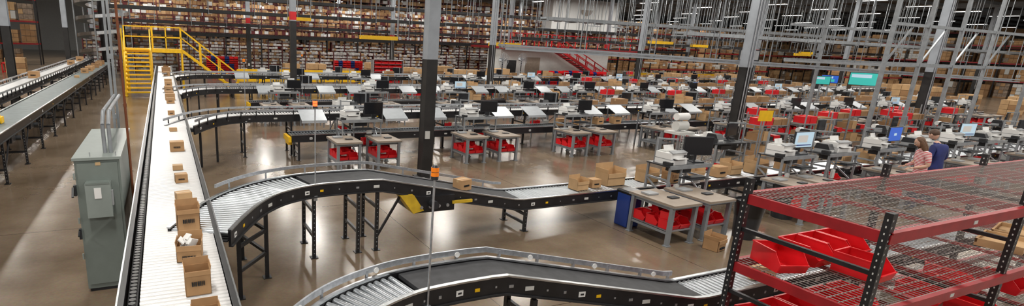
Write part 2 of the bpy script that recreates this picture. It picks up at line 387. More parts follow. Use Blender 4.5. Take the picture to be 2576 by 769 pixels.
for s_ in(0,1):
    x=-.8+.07*s_
    for a,b_ in (((x,8.0,1.87),(x,8.0,2.25)),((x,8.0,2.25),(x,8.25,2.4)),((x,8.25,2.4),(x,10.25,2.4))): mb.cyl(a,b_,.025,'strut',10)
mb.cyl((-.96,7.8,1.87),(-.96,7.8,1.93),.006,'galv');mb.cyl((-.66,7.8,1.87),(-.66,7.8,1.93),.006,'galv')
mb.obj('electrical_cabinet')
mb=MB();mb.b2((-.86,10.28,0),(-.82,10.32,9.1),'strut');mb.b2((-.8,10.28,0),(-.76,10.32,9.1),'strut')
for z in range(1,9): mb.b2((-.86,10.27,z),(-.76,10.33,z+.08),'strut')
mb.obj('strut_support_post')
mb=MB();mb.cyl((-.555,8.7,0),(-.555,8.7,9.3),.018,'copper',10)
for z in(.8,2.4,4.5):mb.cyl((-.555,8.7,z),(-.555,8.7,z+.05),.024,'copper',10)
mb.obj('copper_pipe')
# ---------------- yellow crossover stair
mb=MB();Yl='yellow'
def rail(pts,posts=True,h=1.1):
    for a,b_ in zip(pts[:-1],pts[1:]):
        for hh in(h,h*.55):mb.bar((a[0],a[1],a[2]+hh),(b_[0],b_[1],b_[2]+hh),.06,Yl)
    for a in pts: mb.bar(a,(a[0],a[1],a[2]+h),.06,Yl)
x0,x1=-1.9,-.62
for x in(x0,x1):
    mb.bar((x,31.8,0),(x,34.,2.45),.14,Yl)
    mb.bar((x,31.8,1.0),(x,34.,3.5),.06,Yl);mb.bar((x,31.8,.0),(x,31.8,3.5 if x==x0 else 2.4),.07,Yl);mb.bar((x,32.9,1.2),(x,32.9,2.4),.05,Yl)
for i in range(11):
    mb.b2((x0,31.75+.2*i,.2+.215*i),(x1,32.0+.2*i,.27+.215*i),Yl)
mb.b2((x0,33.9,2.38),(1.,35.1,2.45),Yl)
mb.b2((x0,33.88,2.25),(1.,33.93,2.45),Yl)
rail([(x0,35.1,2.4),(-.5,35.1,2.4),(1.,35.1,2.4)],h=1.25);rail([(x1+.1,33.9,2.4),(.2,33.9,2.4),(1.,33.9,2.4)],h=1.25);rail([(x0,33.9,2.4),(x0,35.1,2.4)],h=1.25)
for y in(33.95,35.05):
    mb.bar((1.,y,2.4),(4.1,y,.0),.14,Yl);mb.bar((1.,y,3.6),(4.1,y,1.1),.06,Yl);mb.bar((1.,y,3.1),(4.1,y,.6),.05,Yl)
    for k in range(4): mb.bar((1.+k*1.03,y,2.4-.8*k),(1.+k*1.03,y,3.55-.82*k),.06,Yl)
for i in range(11): mb.b2((1.05+.28*i,33.9,2.2-.215*i),(1.33+.28*i,35.1,2.25-.215*i),Yl)
for x in(-1.9,-.7,1.):
    for y in(33.95,35.05): mb.bar((x,y,0),(x,y,2.4),.09,Yl)
mb.obj('yellow_crossover_stairs')
mb=MB()
for (xa,xb,y) in ((4.3,13,36.5),(42,60,40)):
    x=xa
    while x<xb: mb.b2((x-.06,y-.06,0),(x+.06,y+.06,1.15),Yl);x+=1.4
    for z in(.45,.95): mb.b2((xa,y-.09,z),(xb,y-.06,z+.3),Yl)
mb.obj('yellow_guard_rail')
# ---------------- red bin mesh
def redbin(mb,x,y,z,w=.21,d=.3,h=.16,mt='red',rz=0):
    T=mb.T;mb.T=Matrix.Translation((x,y,z))@Matrix.Rotation(rz,4,'Z')
    t=.006;hl=h*.45
    mb.add([(-w/2,-d/2+.03,0),(w/2,-d/2+.03,0),(w/2,d/2,0),(-w/2,d/2,0),(-w/2,-d/2+.03,t),(w/2,-d/2+.03,t),(w/2,d/2,t),(-w/2,d/2,t)],[(0,1,2,3),(4,5,6,7)],mt)
    mb.box((0,d/2,h/2),(w,t,h),mt)
    mb.box((0,-d/2+.012,hl/2),(w,t,hl),mt,R=Matrix.Rotation(.35,3,'X'))
    for s_ in(-1,1):
        x_=s_*w/2
        vs=[(x_-t/2,-d/2+.03,0),(x_-t/2,d/2,0),(x_-t/2,d/2,h),(x_-t/2,-d/2+.1,h),(x_-t/2,-d/2,hl)]
        vs+=[(a+t,b_,c) for a,b_,c in vs]
        mb.add(vs,[(0,1,2,3,4),(9,8,7,6,5)]+[(i,(i+1)%5,(i+1)%5+5,i+5) for i in range(5)],mt)
        mb.box((x_,.04,h),(.02,d*.7,.012),mt)
    mb.box((0,d/2,h),(w+.015,.02,.015),mt);mb.box((0,-d/2,hl),(w+.01,.018,.012),mt)
    mb.T=T
# ---------------- workstation parts
mb=MB();w,d=.72,1.05
mb.b2((-w/2,-d/2,.76),(w/2,d/2,.8),'wood');mb.b2((-w/2,-d/2,.745),(w/2,d/2,.759),'benchgray')
for sx in(-1,1):
    for sy in(-1,1):
        x,y=sx*(w/2-.06),sy*(d/2-.08)
        mb.b2((x-.035,y-.035,0),(x+.035,y+.035,.745),'benchgray');mb.b2((x-.06,y-.05,0),(x+.06,y+.05,.02),'benchgray')
    mb.b2((sx*(w/2-.06)-.02,-d/2+.08,.22),(sx*(w/2-.06)+.02,d/2-.08,.28),'benchgray')
mb.b2((-w/2+.04,-d/2+.08,.27),(w/2-.04,d/2-.08,.29),'benchgray');mb.b2((-w/2+.06,-d/2+.1,.68),(w/2-.06,d/2-.1,.74),'benchgray')
mb.box((.1,-.1,.815),(.2,.12,.02),'darkplastic');mb.box((-.12,.25,.82),(.25,.2,.03),'plasticgray')
BENCH=mb.mesh('packing_bench')
mb=MB()
for i in range(2):
    for j in range(3): redbin(mb,-.15+.29*i+random.uniform(-.01,.01),-.3+.29*j,.295,.26,.26,.17,rz=random.uniform(-.1,.1))
redbin(mb,-.1,-.25,.45,.26,.26,.15,rz=.4);redbin(mb,.1,.1,.45,.26,.26,.15,rz=-.3)
mb.box((-.1,-.25,.42),(.15,.12,.04),'offwhite')
BINS=mb.mesh('red_parts_bins')
mb=MB()
for sx in(-1,1):
    for sy in(-1,1): mb.b2((sx*.58-.02,sy*.27-.02,0),(sx*.58+.02,sy*.27+.02,1.2),'strut')
    mb.b2((sx*.58-.02,-.27,.9),(sx*.58+.02,.27,.94),'strut');mb.bar((sx*.58,-.27,.5),(sx*.58,.27,.9),.03,'strut')
mb.b2((-.62,-.3,1.2),(.62,.3,1.225),'darkplastic');mb.b2((-.62,-.31,1.16),(.62,-.29,1.24),'strut')
mb.b2((-.3,-.55,.98),(.3,-.28,1.0),'darkplastic');mb.box((0,-.42,1.015),(.44,.15,.022),'darkplastic')
mb.bar((-.5,.2,1.2),(-.5,.2,1.75),.035,'strut');mb.bar((-.5,.2,1.72),(-.15,.0,1.72),.03,'strut')
mb.bar((-.25,-.27,.1),(-.25,-.27,1.2),.035,'strut');mb.bar((-.25,-.27,.2),(-.55,-.27,.9),.03,'strut')
mb.box((.2,-.32,.9),(.15,.05,.12),'white');mb.box((-.4,-.33,.75),(.1,.05,.2),'offwhite')
mb.b2((-.58,-.25,.45),(.58,.25,.47),'darkplastic')
mb.box((-.2,0,.55),(.3,.2,.16),'offwhite');redbin(mb,.25,0,.475,.26,.3,.16);mb.box((.0,0,1.08),(.4,.3,.1),'darkplastic')
mb.box((.5,.15,1.28),(.1,.1,.1),'darkplastic');mb.box((-.52,-.15,1.26),(.12,.16,.06),'blackmatte')
FRAME=mb.mesh('workstation_frame')
mb=MB();mb.b2((-.24,-.2,0),(.24,.2,.1),'white');mb.b2((-.23,-.19,.1),(.23,.19,.115),'plasticgray');mb.b2((-.24,-.17,.115),(.24,.2,.24),'white')
mb.box((0,-.14,.26),(.44,.12,.02),'plasticgray',R=Matrix.Rotation(.3,3,'X'));mb.b2((-.17,-.21,.11),(.17,-.17,.135),'darkplastic');mb.b2((-.17,.02,.24),(.17,.19,.26),'offwhite')
mb.b2((-.16,-.28,.13),(.16,-.18,.14),'white');mb.box((.15,-.205,.18),(.08,.01,.05),'darkplastic');mb.box((0,.1,.31),(.3,.01,.12),'white',R=Matrix.Rotation(-.3,3,'X'))
PRN=mb.mesh('office_printer')
mb=MB();mb.b2((-.12,-.17,0),(.12,.17,.08),'plasticgray')
vs=[(-.12,-.17,.08),(.12,-.17,.08),(.12,.17,.08),(-.12,.17,.08),(-.12,-.1,.21),(.12,-.1,.21),(.12,.14,.21),(-.12,.14,.21)]
mb.add(vs,[(0,1,5,4),(1,2,6,5),(2,3,7,6),(3,0,4,7),(4,5,6,7)],'darkplastic');mb.cyl((-.1,.22,.16),(.1,.22,.16),.07,'white',14);mb.box((0,-.175,.05),(.16,.01,.03),'white')
LPR=mb.mesh('thermal_label_printer')
def monitor(sm):
    mb=MB();mb.b2((-.29,-.015,.13),(.29,.02,.48),'darkplastic');mb.b2((-.275,-.02,.145),(.275,-.0155,.465),sm);mb.b2((-.1,.02,.22),(.1,.05,.4),'darkplastic')
    mb.bar((0,.05,.02),(0,.05,.3),.04,'darkplastic');mb.b2((-.12,-.08,0),(.12,.12,.015),'darkplastic')
    if sm=='scr_white': mb.b2((-.25,-.0215,.18),(.25,-.0205,.2),'blue');mb.b2((-.2,-.0215,.25),(.1,-.0205,.4),'white')
    if sm=='scr_blue': mb.b2((-.06,-.0215,.27),(.06,-.0205,.33),'scr_white')
    return mb.mesh('monitor_'+sm)
MON={k:monitor(k) for k in('scr_off','scr_white','scr_blue','scr_green')}
mb=MB();mb.box((0,0,0),(.75,.6,.012),'panel',R=Matrix.Rotation(.42,3,'X'));mb.box((0,-.27,-.16),(.75,.02,.06),'panel')
mb.bar((-.3,.2,.0),(-.3,.2,-.35),.03,'strut');mb.bar((.3,.2,.0),(.3,.2,-.35),.03,'strut');mb.bar((-.3,-.2,-.1),(-.3,-.2,-.35),.03,'strut');mb.bar((.3,-.2,-.1),(.3,-.2,-.35),.03,'strut')
PAN=mb.mesh('sloped_sorting_tray')
def station(xs,yb,k,detail=True):
    yB=yb-1.43
    for dx in((-.42,.52) if detail else (-.6,.55)):
        inst(BENCH,'packing_bench',(xs+dx,yB,0),0)
        if detail or random.random()<.95: inst(BINS,'red_parts_bins',(xs+dx,yB,0),0)
    yF=yb-.62;ox=(.85 if k==0 else .5) if detail else .1
    inst(FRAME,'workstation_frame',(xs+ox,yF,0),0)
    inst(PRN,'office_printer',(xs+ox-.27,yF,1.226),random.uniform(-.15,.15))
    sm=['scr_off','scr_white','scr_blue','scr_white','scr_off','scr_off','scr_blue','scr_white'][k%8] if detail else random.choice(['scr_off','scr_off','scr_off','scr_white'])
    inst(MON[sm],'computer_monitor',(xs+ox+.42,yF-.05,1.226),random.uniform(-.35,.1),1.12 if detail else 1)
    if detail:
        if k>0:
            inst(FRAME,'workstation_frame',(xs+ox+1.7,yF-.05,0),0);inst(LPR,'thermal_label_printer',(xs+ox+1.35,yF-.05,1.226),.1);inst(PRN,'office_printer',(xs+ox+1.85,yF-.05,1.226),-.1)
            inst(FRAME,'workstation_frame',(xs+ox,yb+1.05,0),math.pi);inst(MON['scr_off'],'computer_monitor',(xs+ox+.3,yb+1.05,1.226),.2);inst(LPR,'thermal_label_printer',(xs+ox-.3,yb+1.05,1.226),0)
for k in range(6): station(9.0+3.97*k,8.3,k)
for k in range(10): station(5.+3.97*k,15.25,k,detail=False)
for k in range(11): station(4.4+3.97*k,23.05,k,detail=False)
for k in range(11): station(6.4+3.97*k,30.85,k,detail=False)
for yc,n in((16.1,10),(23.9,11),(31.7,11)):
    for k in range(n):
        x=5.6+3.97*k
        inst(PAN,'sloped_sorting_tray',(x-1.7,yc-.75,1.25),0);inst(PAN,'sloped_sorting_tray',(x+.9,yc-.75,1.25),0)
        inst(FRAME,'workstation_frame',(x,yc+.95,0),math.pi)
        if random.random()<.7: inst(PRN,'office_printer',(x-.3,yc+.95,1.226),math.pi+random.uniform(-.2,.2))
        inst(LPR,'thermal_label_printer',(x+.1,yc+.95,1.226),random.uniform(-.3,.3));inst(MON['scr_off'],'computer_monitor',(x+.42,yc+.95,1.226),random.uniform(-.5,.5))
mb=MB()
for sx in(-1,1):
    for sy in(-1,1): mb.bar((sx*.6,sy*.25,.08),(sx*.6,sy*.25,1.7),.03,'strut');mb.cyl((sx*.6,sy*.25-.02,.04),(sx*.6,sy*.25+.02,.04),.04,'darkplastic',10)
for z in(.3,.8,1.3): 
    mb.b2((-.62,-.27,z),(.62,.27,z+.02),'strut')
    x=-.55
    while x<.45:
        w=random.uniform(.18,.35);h=random.uniform(.12,.34);mb.b2((x,-.2,z+.021),(x+w,.2,z+.02+h),random.choice(['card','card2','card3','red','darkplastic']));x+=w+.03
CART=mb.mesh('shelf_cart')
for (x,y) in [(20.5,12.9),(22.5,11.6),(24.8,12),(27,11.7),(29,12.3),(31.8,11.8),(17.7,10.9),(20,10.9),(26,10.9),(20,20),(24,19.5),(28,20),(32,19.6),(26,28),(29,27),(34,28),(38,27),(42,26.6),(34,35),(38,36),(44,35)]:
    inst(CART,'shelf_cart',(x,y,0),random.uniform(-.15,.15))
for (y,z,ks) in ((15.25,.735,(0,2,4)),(16.1,1.225,(3,4,5,3)),(23.9,1.225,(3,4,5)),(23.05,.735,(0,2,4)),(31.7,1.225,(3,4))):
    x=13.
    while x<43:
        s_=random.uniform(.8,1.35)
        if random.random()<.5: box_(random.choice(ks),x,y,z,random.uniform(-.15,.15),s_)
        x+=random.uniform(.75,1.5)
# ---------------- items near first station
mb=MB();mb.cyl((0,0,0),(0,0,.72),.2,'darkplastic',20,r2=.26);mb.cyl((0,0,.7),(0,0,.76),.275,'trashbag',20,r2=.27,caps=False);mb.cyl((0,0,.45),(0,0,.72),.245,'trashbag',20,r2=.28,caps=False);CAN=mb.mesh('can');inst(CAN,'black_trash_can',(10.25,6.3,0))
mb=MB();mb.b2((-.17,-.17,0),(.17,.17,.72),'blue');mb.b2((-.19,-.19,.68),(.19,.19,.76),'trashbag');mb.obj('blue_recycling_bin',(8.48,7.6,0),bevel=.03)
inst(CAN,'black_trash_can',(12.4,6.9,0))
box_(0,9.05,6.05,0,.2,1.05)
mb=MB()
for sx in(-1,1):
    for sy in(-1,1): mb.bar((sx*.45,sy*.35,.1),(sx*.45,sy*.35,1.25),.03,'galv');mb.cyl((sx*.45,sy*.35-.02,.06),(sx*.45,sy*.35+.02,.06),.06,'darkplastic',10)
for i in range(13):
    z=.3+.075*i
    for sy in(-1,1): mb.bar((-.45,sy*.35,z),(.45,sy*.35,z),.008,'offwhite')
    for sx in(-1,1): mb.bar((sx*.45,-.35,z),(sx*.45,.35,z),.008,'offwhite')
for i in range(10):
    for sy in(-1,1): mb.bar((-.45+.1*i,sy*.35,.3),(-.45+.1*i,sy*.35,1.2),.008,'offwhite')
mb.b2((-.43,-.33,.28),(.43,.33,.3),'galv')
for i in range(14): mb.box((random.uniform(-.3,.3),random.uniform(-.2,.2),random.uniform(.9,1.2)),(.3,.2,.05),'white',R=Matrix.Rotation(random.uniform(-.6,.6),3,'X')@Matrix.Rotation(random.uniform(0,3),3,'Z'))
mb.obj('wire_mesh_cart',(14.1,10.4,0),.1)
mb=MB();mb.cyl((-.2,0,1.5),(.2,0,1.5),.13,'offwhite',16);mb.cyl((-.22,0,1.75),(.22,0,1.75),.1,'white',16);mb.bar((0,.0,0),(0,0,1.8),.05,'galv');mb.b2((-.3,-.25,1.28),(.3,.25,1.35),'offwhite');mb.b2((-.3,-.3,0),(.3,.3,.04),'darkplastic');mb.obj('air_pillow_dispenser',(13.0,10.3,0))
mb=MB();mb.box((0,0,1.7),(.5,.01,.32),'yellow');mb.bar((0,.02,0),(0,.02,1.7),.03,'strut');mb.b2((-.2,-.2,0),(.2,.2,.02),'strut');mb.obj('yellow_sign',(16.6,10.3,0),-.2)
# ---------------- wire deck rack
mb=MB();RX=[5.45,8.,10.5,13.];Y0,Y1=2.2,3.4
for x in RX:
    for y in(Y0,Y1):
        mb.b2((x-.035,y-.03,0),(x+.035,y+.03,2.27),'black')
        z=.05
        while z<2.25:
            mb.box((x-.014,y,z),(.010,.062,.018),'offwhite');mb.box((x,y,z),(.072,.010,.018),'offwhite');z+=.06
    for z in(.3,1.0,1.7): mb.b2((x-.02,Y0,z),(x+.02,Y1,z+.04),'black')
for z in(2.1,1.35,.6):
    for y in(Y0-.02,Y1+.02): mb.b2((RX[0],y-.02,z-.1),(RX[-1],y+.02,z),'redpaint');mb.b2((RX[0],y-.03,z-.012),(RX[-1],y+.03,z+.006),'redpaint')
    for x in RX: mb.b2((x-.02,Y0,z-.1),(x+.02,Y1,z),'redpaint')
    x=RX[0]+.03
    while x<RX[-1]: mb.bar((x,Y0,z+.01),(x,Y1,z+.01),.0045,'wire');x+=.062
    for i in range(13): mb.bar((RX[0],Y0+.1*i,z+.004),(RX[-1],Y0+.1*i,z+.004),.006,'wire')
    for i in range(1,9): mb.b2((RX[0]+.85*i-.015,Y0,z-.04),(RX[0]+.85*i+.015,Y1,z-.005),'redpaint')
for x in(6.9,9.4): mb.box((x,Y0-.042,2.05),(.07,.004,.035),'offwhite');mb.box((x,Y0-.042,1.3),(.07,.004,.035),'offwhite')
mb.obj('wire_deck_shelving_rack')
mb=MB();redbin(mb,0,0,0,.3,.42,.2);BB=mb.mesh('red_storage_bin')
for (x,y,z,rz) in [(5.74,3.12,1.366,-.35),(6.22,3.14,1.366,0),(6.55,3.14,1.366,0),(6.88,3.14,1.366,0),(6.38,2.68,1.366,.05),(5.72,3.14,.616,-.1),(6.06,3.14,.616,0),(6.4,3.14,.616,0),(6.2,2.68,.616,0),(6.6,2.68,.616,.1),(7.0,2.68,.616,0),(8.4,2.9,.616,.1),(8.8,2.95,.616,0),(9.2,2.9,.616,0),(8.5,2.45,.616,0),(7.4,3.14,.616,0),(7.0,3.14,.616,0),(9.6,3.1,.616,0),(10,2.7,.616,0),(5.8,2.6,.616,0)]:
    inst(BB,'red_storage_bin',(x,y,z),rz,1.0)
mb=MB();mb.b2((-.3,-.2,0),(.3,.2,.04),'card3');mb.b2((-.3,-.2,.04),(-.28,.2,.09),'card3');mb.b2((.28,-.2,.04),(.3,.2,.09),'card3');mb.b2((-.3,.18,.04),(.3,.2,.09),'card');TR=mb.mesh('cardboard_tray')
for (x,y,z) in((9.2,2.6,1.366),(7.6,2.55,.616),(9.9,2.7,1.366)): inst(TR,'cardboard_tray',(x,y,z),.2)
# printed carton on near spur
mb=carton(.3,.22,.18,False,'card3');o=mb.obj('cardboard_box',(6.95,3.98,.675),-.5)
cu=bpy.data.curves.new('velen','FONT');cu.body='velen';cu.size=.12;cu.extrude=.001;cu.align_x='CENTER';t=bpy.data.objects.new('printed_lettering',cu);SC.collection.objects.link(t);cu.materials.append(M['blackmatte']);t.parent=o;t.location=(0,-.112,.05);t.rotation_euler=(math.pi/2,0,0)
# ---------------- back: bin shelving
def shelving(name,x0,x1,y,z0,z1,dz,mats,up='reddark',depth=.6,fill=.93,wr=(.15,.35),face=-1):
    mb=MB();x=x0
    while x<=x1+.01: mb.b2((x-.04,y,z0),(x+.04,y+depth,z1),up);x+=1.25
    z=z0+.08
    while z<z1-.05:
        mb.b2((x0,y-.01,z-.035),(x1,y+depth,z),up)
        x=x0+.06
        while x<x1-.1:
            w=random.uniform(*wr)
            if random.random()<fill: mb.b2((x,y+.02+random.uniform(0,.08),z+.001),(x+w,y+depth-.05,z+dz*random.uniform(.45,.8)),random.choice(mats))
            x+=w+.02
        z+=dz
    mb.obj(name)
WH=['white','white','offwhite','white','card3']
shelving('bin_shelving',1.2,14,50,0,3.,.27,WH);shelving('bin_shelving',14.6,34,50,0,3.,.27,WH+['offwhite'])
shelving('bin_shelving',-6,1,52,0,3.,.3,WH)
shelving('bin_shelving',10,26,46.5,0,2.2,.27,WH)
UP=['card','card2','white','offwhite','card3','card2','reddark','card']
shelving('mezzanine_shelving',-4,38,52,3.4,5.9,.45,UP,wr=(.15,.4),fill=.97)
shelving('mezzanine_shelving',-4,60,56,3.4,6.6,.45,UP,wr=(.15,.45),fill=.97)
shelving('mezzanine_shelving',-4,60,64,3.4,8.6,.6,['card','card2','card','offwhite','card3','reddark','card2'],wr=(.3,.7),fill=.98)
mb=MB();mb.b2((-5,49.5,3.12),(62,68,3.38),'black')
for x in range(-4,62,3): mb.b2((x,49.6,0),(x+.1,49.7,3.2),'black');mb.b2((x,49.5,3.4),(x+.05,49.55,4.4),'black')
for z in(3.9,4.4): mb.b2((-5,49.5,z),(62,49.55,z+.05),'black')
mb.obj('mezzanine_platform')
# pallet racks
def prack(name,x0,x1,y,levels,lz,beam='redpaint',ax='x',mats=('card','card2','card3','film','card','card2','offwhite'),up='black'):
    mb=MB();n=int((x1-x0)/2.7)
    if ax=='y': mb.T=Matrix.Translation((y,x0,0))@Matrix.Rotation(math.pi/2,4,'Z')@Matrix.Translation((-x0,0,0));yy=0
    else: yy=y
    for i in range(n+1):
        x=x0+2.7*i
        for dy in(0,1.1): mb.b2((x-.05,yy+dy-.04,0),(x+.05,yy+dy+.04,levels*lz+.6),up)
    for l in range(levels+1):
        z=l*lz
        if l:
            for dy in(0,1.1): mb.b2((x0,yy+dy-.05,z-.13),(x0+2.7*n,yy+dy-.01,z),beam)
        for i in range(n):
            for j in(0,1):
                if random.random()<.95:
                    cx=x0+2.7*i+.72+1.27*j;zz=z+.01
                    mb.b2((cx-.5,yy,zz),(cx+.5,yy+1,zz+.12),'card2')
                    hh=random.uniform(.9,lz-.3) if l<levels else random.uniform(.3,.9);mt=random.choice(mats);k=random.choice((2,3,4))
                    for a in range(k):
                        for q in range(3):
                            mb.b2((cx-.52+q*.35,yy+.04*random.random(),zz+.13+a*hh/k),(cx-.185+q*.35,yy+1,zz+.12+(a+.95)*hh/k),mt if random.random()<.7 else random.choice(mats))
    mb.obj(name)
prack('pallet_rack',-29,-8.5,58,4,1.9);prack('pallet_rack',-28,-9.5,50,4,1.9,beam='reddark');prack('pallet_rack',-27,-12,42,4,1.9,beam='reddark')
prack('pallet_rack',-8,60,76.8,4,1.8);prack('pallet_rack',63,120,56,3,1.9);prack('pallet_rack',64,125,49,2,1.7);prack('pallet_rack',63,135,68,4,1.8);prack('pallet_rack',8,60,86,4,1.8)
prack('pallet_rack',22,46,82,3,1.8,ax='y');prack('pallet_rack',22,46,95,4,1.8,ax='y')
prack('pallet_rack',5,36,-22,4,1.8,ax='y',beam='reddark')  # unseen rack, added to cut the left wall's bright reflection in the floor
prack('pallet_rack',46,66,41.2,1,1.6);prack('pallet_rack',62,78,33,1,1.6)
# white office below mezzanine + red stairs
mb=MB();mb.b2((27.5,41,0),(40,43.2,3.1),'wallw');mb.b2((28.2,40.97,0),(29.2,41,2.1),'blackmatte');mb.b2((30.2,40.96,.8),(31.8,40.99,2.4),'wood');mb.b2((27.3,40.8,3.1),(44,46,3.3),'redpaint');mb.obj('wall_office')
mb=MB();Rd='red'
for y in(39.4,40.4):
    mb.bar((32.5,y,3.2),(39.2,y,.1),.22,Rd);mb.bar((32.5,y,4.2),(39.2,y,1.1),.07,Rd);mb.bar((32.5,y,3.7),(39.2,y,.6),.05,Rd)
    for k in range(7): mb.bar((32.5+1.1*k,y,3.2-.51*k),(32.5+1.1*k,y,4.2-.51*k),.07,Rd)
for i in range(15): mb.b2((32.6+.43*i,39.4,3.0-.2*i),(33.+.43*i,40.4,3.05-.2*i),'blackmatte')
mb.b2((27.3,39.5,3.1),(32.6,40.75,3.3),Rd)
for z in(3.9,4.4): mb.b2((27.3,39.5,z),(32.5,39.55,z+.07),Rd);mb.b2((33,41,z),(44,41.05,z+.07),Rd)
for k in range(12): mb.b2((27.3+1.4*k,41,3.3),(27.37+1.4*k,41.05,4.45),Rd)
for k in range(5): mb.b2((27.3+1.28*k,39.5,3.3),(27.37+1.28*k,39.55,4.45),Rd)
mb.obj('red_staircase')
mb=MB();mb.b2((43,54,5.4),(53.5,55.8,9.05),'white')
for i in range(9): mb.b2((43+1.3*i,53.97,5.4),(43.05+1.3*i,54,9.05),'offwhite')
for x in(43.1,53.3): mb.b2((x-.1,54.4,3.38),(x+.1,54.6,5.4),'strut')
vs=[(0,0,0)]+[(.9*math.cos(a*math.pi/12),0,-.7*math.sin(a*math.pi/12)) for a in range(13)]
mb.add([(48.2+a,53.9,7.9+c) for a,b_,c in vs],[(0,i,i+1) for i in range(1,13)],'wood');mb.obj('white_equipment_enclosure')
# red/blue tote stacks, fans, pallets
mb=MB()
for i in range(7):
    for k in range(9): redbin(mb,i*.36,0,k*.17,.32,.4,.2,mt='red' if (i+k//3)%3 else 'blue')
TOT=mb.mesh('tote_stack')
for (x,y) in((27,34.6),(30.2,35.4),(30.6,34.2),(13.4,44.6),(3.4,47.5)): inst(TOT,'stacked_totes',(x,y,0),0,1.)
mb=MB()
for k in range(6): 
    for i in range(4): redbin(mb,i*.55,0,.3+k*.28,.5,.45,.24)
for i in range(2): mb.b2((-.4+2.4*i,-.25,0),(-.35+2.4*i,.25,2.),'galv')
for k in range(7): mb.b2((-.4,-.25,.28+.28*k),(2.05,.25,.29+.28*k),'galv')
mb.obj('red_bin_rack',(14.6,38,0))
mb=MB();mb.cyl((0,0,0),(0,0,1.7),.03,'darkplastic');mb.cyl((0,0,0),(0,0,.04),.3,'darkplastic',16);mb.cyl((0,.05,1.8),(0,.2,1.8),.1,'darkplastic',12)
for r_ in(.12,.22,.32,.4):
    for a in range(24):
        p=lambda q:(r_*math.cos(q*math.pi/12),-.08,1.8+r_*math.sin(q*math.pi/12));mb.bar(p(a),p(a+1),.012,'galv')
for a in range(12): mb.bar((0,-.1,1.8),(.4*math.cos(a*math.pi/6),-.06,1.8+.4*math.sin(a*math.pi/6)),.01,'galv')
for a in range(4): mb.box((.18*math.cos(a*1.57),0,1.8+.18*math.sin(a*1.57)),(.26,.02,.12),'galv',R=Matrix.Rotation(-a*1.57,3,'Y')@Matrix.Rotation(.4,3,'X'))
PF=mb.mesh('pedestal_fan')
for (x,y) in((17.5,34.5),(26.5,36.5),(23,34)): inst(PF,'pedestal_fan',(x,y,0),.2,1.3)
mb=MB();mb.b2((-.6,-.5,0),(.6,.5,.14),'card2')
for k in range(3):
    for i in range(2):
        for j in range(2): mb.b2((-.58+.59*i,-.48+.49*j,.15+.36*k),(-.02+.59*i,-.01+.49*j,.49+.36*k),random.choice(['card','card2','card3']))
PAL=mb.mesh('pallet_load')
for (x,y) in [(11,42),(13,40.6),(16,42),(19,39.5),(21,37.6),(21.8,41.2),(23.3,39),(24.8,37.2),(19,42.4),(9.5,44.2),(44,36.8),(46,37.4),(48,38.4),(51,36),(53,38),(57,37),(60,38.4),(56,29),(53,31),(59,27),(62,30.6),(56,24),(60,24),(56,20),(54,17),(58,18),(50,13),(54,12),(-10,39.6),(-14,38),(-9.5,46),(-12,46)]:
    inst(PAL,'pallet_of_cartons',(x,y,0),random.uniform(-.1,.1),random.uniform(.9,1.3))
mb=MB()
for z in(.1,.7): mb.bar((-.6,0,z),(.6,0,z),.08,'red');mb.bar((-.6,.8,z),(.6,.8,z),.08,'red')
for x in(-.6,.6):
    for y in(0,.8): mb.bar((x,y,0),(x,y,.75),.08,'red')
    mb.bar((x,0,.7),(x,.8,.7),.08,'red')
mb.obj('red_pallet_stand',(-10.2,48,0),0)
# ---------------- spiral conveyor
mb=MB();prev=None;turns=6
for i in range(turns*32+1):
    a=i/32*2*math.pi;z=1.1+i/32*1.15
    ci,si=math.cos(a),math.sin(a);cur=[(1.75*ci,1.75*si,z+.15),(1.75*ci,1.75*si,z-.08),(1.05*ci,1.05*si,z-.08),(1.05*ci,1.05*si,z+.15)]
    if prev: 
        mb.add(prev+cur,[(0,1,5,4),(2,3,7,6)],'steel',True);mb.add(prev+cur,[(1,2,6,5)],'graybelt',True)
    prev=cur
mb.cyl((0,0,0),(0,0,9.3),.3,'black',16)
for a in range(6): mb.cyl((1.85*math.cos(a*1.047+.3),1.85*math.sin(a*1.047+.3),0),(1.85*math.cos(a*1.047+.3),1.85*math.sin(a*1.047+.3),8.8),.05,'strut')
mb.obj('spiral_conveyor',(-3.9,46.6,0))
# ---------------- overhead structures
def overhead(name,x0,x1,y,z,mt='black',rods=3.,w=.7,hang=True):
    mb=MB()
    for dy in(-w/2,w/2): mb.b2((x0,y+dy-.03,z-.12),(x1,y+dy+.03,z+.1),mt)
    mb.b2((x0,y-w/2,z-.05),(x1,y+w/2,z-.02),'strut')
    x=x0
    while x<=x1:
        mb.b2((x-.04,y-w/2-.2,z-.2),(x+.04,y+w/2+.2,z-.13),'strut')
        if hang:
            for dy in(-w/2-.15,w/2+.15): mb.b2((x-.016,y+dy-.016,z-.2),(x+.016,y+dy+.016,9.29),'rod')
        x+=rods
    mb.obj(name)
overhead('overhead_conveyor',-3,60,40,4.85);overhead('overhead_conveyor',-3,70,46.6,4.1,rods=2.6);overhead('overhead_conveyor',-3,40,42.2,5.9,rods=3.4)
overhead('overhead_conveyor',26,90,37,4.0,rods=2.3);overhead('overhead_conveyor',24,90,31,5.3,'strut',rods=2.5);overhead('overhead_conveyor',43,100,42.2,6.0,'strut',rods=2.7);overhead('overhead_conveyor',30,100,25,4.6,'strut',rods=3.1)
mb=MB()
for (x,y,z,l) in((10.5,30,3.55,2.3),(19.3,30,3.45,2.3),(36.5,33,4.1,2.6),(44,35,4.,2.),(8,38,4.6,1.6),(50,29.5,3.6,2.),(60,35,3.8,2)):
    mb.b2((x,y,z-.11),(x+l,y+.3,z+.11),Yl)
    for q in(0,l): mb.b2((x+q-.02,y+.1,z),(x+q+.02,y+.14,9.29),'rod')
mb.obj('yellow_overhead_guard')
mb=MB();a=Vector((8.6,12.62,3.47));b_=Vector((40,12.62,2.75))
